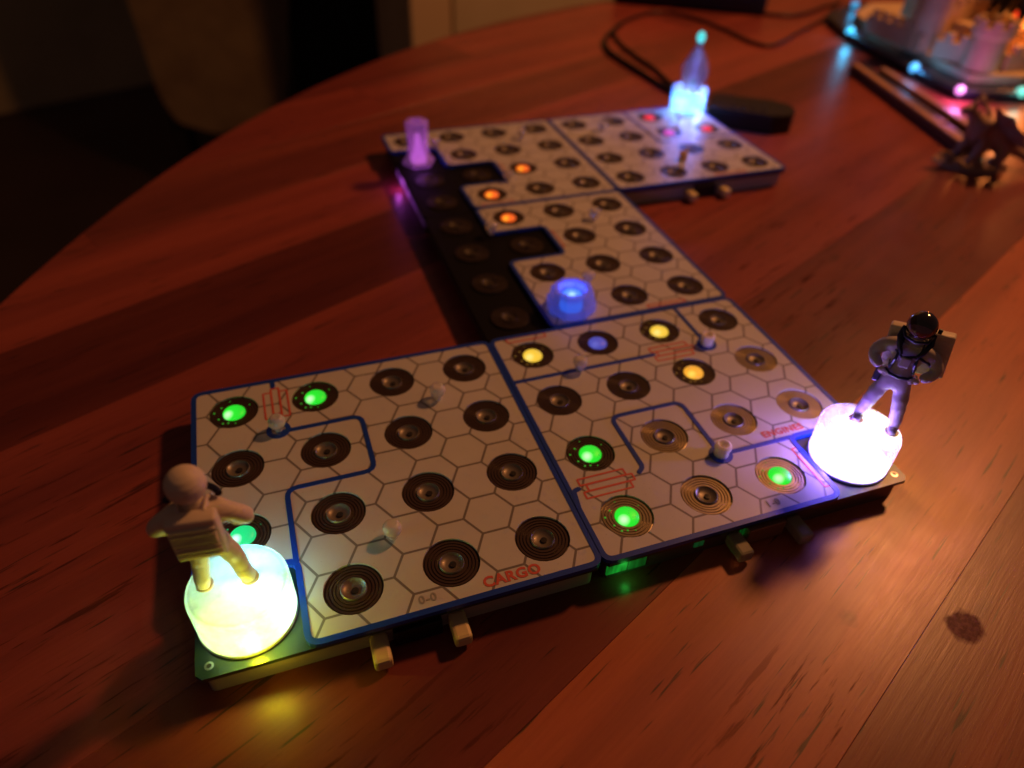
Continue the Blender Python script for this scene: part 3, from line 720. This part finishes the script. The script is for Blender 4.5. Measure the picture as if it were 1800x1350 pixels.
bx = thing('power_brick', 'black box at the far edge of the table behind the cables', 'power supply', 16.9, 22.0, -.4, radians(-33))
bm = bmesh.new(); box(bm, -2.9, 2.9, -1.7, 1.7, 0, 1.3, .18, seg=3); obj('housing', bm, m_black, bx, smooth=40)
bm = bmesh.new(); box(bm, -2.2, 2.2, -1.74, -1.69, .55, .62); obj('seam', bm, m_dark, bx)
def cable(label, pts, r=.062, z=-.338):
    # Catmull-Rom through the points
    P = [Vector((x, y)) for x, y in pts]; P = [2*P[0]-P[1]]+P+[2*P[-1]-P[-2]]; out = []
    for i in range(1, len(P)-2):
        for k in range(8):
            t = k/8; a, b, c, d = P[i-1], P[i], P[i+1], P[i+2]
            out.append(.5*((2*b)+(c-a)*t+(2*a-5*b+4*c-d)*t*t+(3*b-a-3*c+d)*t**3))
    out.append(P[-2]); bm = bmesh.new()
    tube(bm, [(p.x, p.y, z+.03*sin(i*.21)*0) for i, p in enumerate(out)], r, 8)
    o = obj('cable', bm, m_black, None, smooth=60); return tag(o, label, 'cable')
cable('black cable making a wide loop behind the flask toward the top edge', [(10.95, 10.1), (10.79, 11.93), (11.06, 13.98), (11.1, 15.3), (11.3, 17.03), (11.82, 18.39), (12.74, 19.37), (14.38, 20.29), (15.26, 19.67), (15.7, 17.76), (15.74, 15.9), (16.3, 15.4), (18.04, 16.5), (20.53, 18.14), (22.9, 20.3)])
cable('thinner black cable in the small inner loop left of the flask', [(10.6, 10.2), (10.5, 12.2), (10.45, 14.06), (10.45, 15.86), (10.85, 17.1), (11.5, 18.0), (12.3, 18.9)], .08, -.32)
cable('black cable running from the power brick to the castle model', [(18.2, 20.0), (18.67, 19.14), (19.69, 18.75), (21.74, 19.7), (23.0, 20.3)], .062)

# ------------------------------------------------------------------ castle model with light string
cs = thing('castle_model', 'white toy castle on a dark six sided base ringed with coloured lights', 'model castle', 22, 13, -.4)
m_cs = mat('pale_card', (.60, .44, .27), .6, bump=(120, .3, .001), var=(60, (.50, .36, .22)))
m_base = mat('blue_black_base', (.015, .018, .035), .35)
basep = [(-2.55, 2.7), (-3.42, -1.5), (-3.70, -3.5), (-2.1, -4.12), (3.0, -4.4), (6, -1), (5, 5.2), (.2, 6.0), (-1.8, 4.6)]
bm = bmesh.new(); prism(bm, basep, 0, .3); obj('base', bm, m_base, cs)
bm = bmesh.new(); prism(bm, [(x*.86+.3, y*.86) for x, y in basep], .3, .5); obj('courtyard', bm, m_cs, cs)
def tower(x, y, r, h, n=8):
    bm = bmesh.new(); lathe(bm, [(0, .5), (r, .5), (r*.93, h), (r*1.12, h+.1), (r*1.12, h+.3), (r*.85, h+.3), (r*.85, h+.15), (0, h+.15)], 20, x, y); o = obj('tower', bm, m_cs, cs, smooth=35)
    for k in range(n):
        a = 2*pi*k/n; bm = bmesh.new(); box(bm, -.11, .11, -.06, .06, 0, .18, .01, M=Matrix.Translation((x+r*cos(a), y+r*sin(a), h+.3)) @ Matrix.Rotation(a+pi/2, 4, 'Z')); obj('battlement', bm, m_cs, o)
def castle_wall(x0, y0, x1, y1, h):
    L = sqrt((x1-x0)**2+(y1-y0)**2); a = math.atan2(y1-y0, x1-x0); M = Matrix.Translation((x0, y0, 0)) @ Matrix.Rotation(a, 4, 'Z')
    bm = bmesh.new(); box(bm, 0, L, -.14, .14, .5, h, .01, M=M); o = obj('rampart', bm, m_cs, cs)
    k = .2
    while k < L-.2:
        bm = bmesh.new(); box(bm, k, k+.24, -.14, .14, h+.001, h+.22, .01, M=M); obj('battlement', bm, m_cs, o); k += .48
tower(-2.15, -2.55, .52, 1.35); castle_wall(-2.6, -1.2, -2.2, -2.2, 1.0); castle_wall(-1.7, -2.9, 1.2, -3.1, .95); castle_wall(-2.55, 1.8, -2.7, -.8, 1.0)
tower(-2.3, -.4, .55, 2.3); tower(1.6, -3.0, .6, 1.5); tower(-.4, 1.5, .9, 2.6); castle_wall(-1.9, -.6, .6, -.2, 1.7); tower(1.9, 1.2, .7, 2.2)
bm = bmesh.new(); box(bm, -1.6, 1.2, -1.9, .4, .5, 1.3, .03); obj('keep', bm, m_cs, cs)
bm = bmesh.new()
for i in range(len(basep)):
    a, b = basep[i], basep[(i+1) % len(basep)]; tube(bm, [(a[0], a[1], .22), (b[0], b[1], .22)], .09, 8)
obj('light_string', bm, m_base, cs, smooth=50)
def bulb(x, y, z, col, s, r=.16, p=.02):
    bm = bmesh.new(); ell(bm, (x, y, z), (r, r, r), u=12, v=8); o = obj('bulb', bm, emissive('bulb_light', col, s), cs, smooth=80)
    if p: point('bulb_led', (x-.12*(1 if x < 0 else 0), y-.16, z+.12), tuple(min(1, c) for c in col), p, .003, cs)
bulb(-2.56, 2.5, .3, (.05, .55, 1.0), 1.4, .15, .012); bulb(-3.45, -1.50, .3, (.08, .45, 1.0), 1.4, .15, .012); bulb(-3.70, -3.53, .3, (1.0, .25, .85), 1.5, .13, .035)
bulb(-2.08, -4.12, .3, (.15, .8, .62), 1.0, .15, .006); bulb(-.2, 5.2, .45, (.03, .25, .5), 1.0, .15, .006)
bulb(2.2, 4.3, .5, (.02, .06, 1.0), 1.3, .13, 0); bulb(-.2, 2.3, .6, (.02, .10, 1.0), 1.3, .15, 0); bulb(-.5, 2.1, .6, (.02, .10, 1.0), 1.3, .13, 0)
m_fire = mat('orange_flame', (.3, .05, .02), .5); g = NB(m_fire); t_ = m_fire.node_tree.nodes.new('ShaderNodeTexCoord').outputs['Object']
m_fire.node_tree.links.new(g.ramp(g('TexNoise', t_, None, 90.0, 3.0), [(.4, (.9, .04, .01)), (.58, (1.3, .55, .05))]), m_fire.node_tree.nodes['Principled BSDF'].inputs['Emission Color'])
m_fire.node_tree.nodes['Principled BSDF'].inputs['Emission Strength'].default_value = 1.3
bm = bmesh.new()
for k in range(7):
    a = k*.9; tube(bm, [(1.1+.45*cos(a), -1.1+.3*sin(a), 1.3), (1.1+.5*cos(a+.4), -1.1+.35*sin(a+.4), 1.8), (1.1+.2*cos(a), -1.1+.2*sin(a), 2.3+.25*sin(k*2))], [.28, .22, .02], 8)
obj('flame', bm, m_fire, cs, smooth=60)
point('flame_led', (1.0, -1.9, 2.2), (1, .25, .05), .25, .01, cs)
def creature(label, x, y, z, rz, sc, m, group=None):
    t = thing('dragon_miniature', label, 'miniature', x, y, z, rz)
    V = [(0, 0, .55), (0, -.3, .75), (0, -.5, 1.0), (0, -.62, 1.15), (0, -.85, 1.1), (0, .35, .5), (0, .7, .3), (.15, 1.05, .15), (.4, 1.3, .1)]
    R1 = [(.30, .32), (.24, .26), .13, .14, .07, .22, .13, .08, .03]
    Ed = [(0, 1), (1, 2), (2, 3), (3, 4), (0, 5), (5, 6), (6, 7), (7, 8)]
    for s in (-1, 1):
        i = len(V); V += [(s*.28, -.2, .45), (s*.34, -.32, .2), (s*.34, -.42, .04)]; R1 += [.15, .10, .08]; Ed += [(1, i), (i, i+1), (i+1, i+2)]
        i = len(V); V += [(s*.30, .35, .35), (s*.38, .22, .15), (s*.38, .30, .04)]; R1 += [.18, .10, .09]; Ed += [(5, i), (i, i+1), (i+1, i+2)]
    V = [tuple(c*sc for c in v) for v in V]; R1 = [tuple(c*sc for c in r) if isinstance(r, tuple) else r*sc for r in R1]
    obj('body', skin_mesh(V, Ed, R1), m, t)
    for s in (-1, 1):
        bm = bmesh.new(); rt = Vector((s*.15, .0, .85))
        tips = [Vector((s*.45, -.35, 1.35)), Vector((s*.85, -.15, 1.30)), Vector((s*1.0, .2, .95)), Vector((s*.85, .5, .6)), Vector((s*.35, .45, .5))]
        for sgn in (0, .03):
            r0 = bm.verts.new((rt+Vector((0, sgn, 0)))*sc); tv = []
            for i, q in enumerate(tips):
                tv.append(bm.verts.new((q+Vector((0, sgn, 0)))*sc))
                if i < 4: tv.append(bm.verts.new(((q+tips[i+1])/2*.86+rt*.14+Vector((0, sgn, 0)))*sc))
            for a, b in zip(tv, tv[1:]): bm.faces.new((r0, a, b))
        for q in tips: tube(bm, [rt*sc, q*sc], [.05*sc, .02*sc], 6)
        obj('wing', bm, m, t)
        bm = bmesh.new(); tube(bm, [Vector((s*.07, -.62, 1.22))*sc, Vector((s*.14, -.45, 1.38))*sc, Vector((s*.18, -.32, 1.42))*sc], [.05*sc, .03*sc, .008*sc], 6); obj('horn', bm, m, t)
    for k, (yy, zz) in enumerate(((-.42, 1.12), (-.2, 1.0), (.05, .93), (.3, .78), (.55, .58), (.8, .4))):
        bm = bmesh.new(); lathe(bm, [(.07*sc, 0), (.03*sc, .12*sc), (0, .22*sc)], 6, 0, yy*sc, M=Matrix.Translation((0, 0, (zz-.08)*sc))); obj('spine_spike', bm, m, t)
    return t
m_drag = mat('dark_bronze_paint', (.30, .17, .12), .5, bump=(600, .5, .001))
dr = creature('small dark spiky dragon miniature standing alone on the table at the right edge', 15.2, 5.75, -.31, radians(-115), 1.0, m_drag)
db = thing('miniature_base', 'dark rocky oval base under the dragon miniature', 'base', 15.1, 5.85, -.4, radians(-25))
bm = bmesh.new(); lathe(bm, [(0, 0), (.85, 0), (.80, .06), (.7, .085), (0, .085)], 22); 
for v in bm.verts: v.co.y *= .7
obj('plinth', bm, m_drag, db, smooth=30)
for k in range(9):
    a = k*.75+.3; rr = .62+.1*sin(k*3); bm = bmesh.new(); ell(bm, (rr*cos(a), rr*.7*sin(a), .10), (.11+.04*sin(k), .09, .07), u=7, v=5); obj('rock', bm, m_drag if k % 3 else mat('tan_rock', (.35, .20, .10), .7), db)
creature('dark dragon miniature perched on top of the toy castle beside the flame', 22.0, 12.0, .95, radians(-120), 1.15, m_black)

# two long narrow pieces lying on the table
m_lw = mat('light_stick_wood', (.42, .22, .11), .5, var=(60, (.34, .17, .08))); m_dw = mat('dark_stick', (.05, .032, .03), .45)
def long_piece(label, x, y, rz, L, w, h):
    t = thing('long_narrow_box', label, 'narrow box', x, y, -.4, rz)
    bm = bmesh.new(); box(bm, -L/2, L/2, -w/2, w/2, 0, h, .02); obj('body', bm, m_dw, t)
    bm = bmesh.new(); box(bm, -L/2+.02, L/2-.02, w/2-.22, w/2-.02, h+.002, h+.07, .015); obj('light_rail', bm, m_lw, t)
    bm = bmesh.new(); box(bm, -L/2+1.5, L/2-1.7, -w/2-.07, -w/2-.003, .04, h-.03, .015); obj('front_strip', bm, m_lw, t)
    bm = bmesh.new(); box(bm, -L/2+1.4, -L/2+1.5, -w/2+.02, w/2-.24, h+.002, h+.05, .01); obj('divider', bm, m_lw, t)
long_piece('long narrow dark box with pale wooden rails lying left of the castle', 16.35, 9.35, radians(74), 6.2, .55, .22)
long_piece('second narrow pale edged strip lying between the long box and the castle', 17.15, 9.3, radians(75), 5.6, .32, .14)
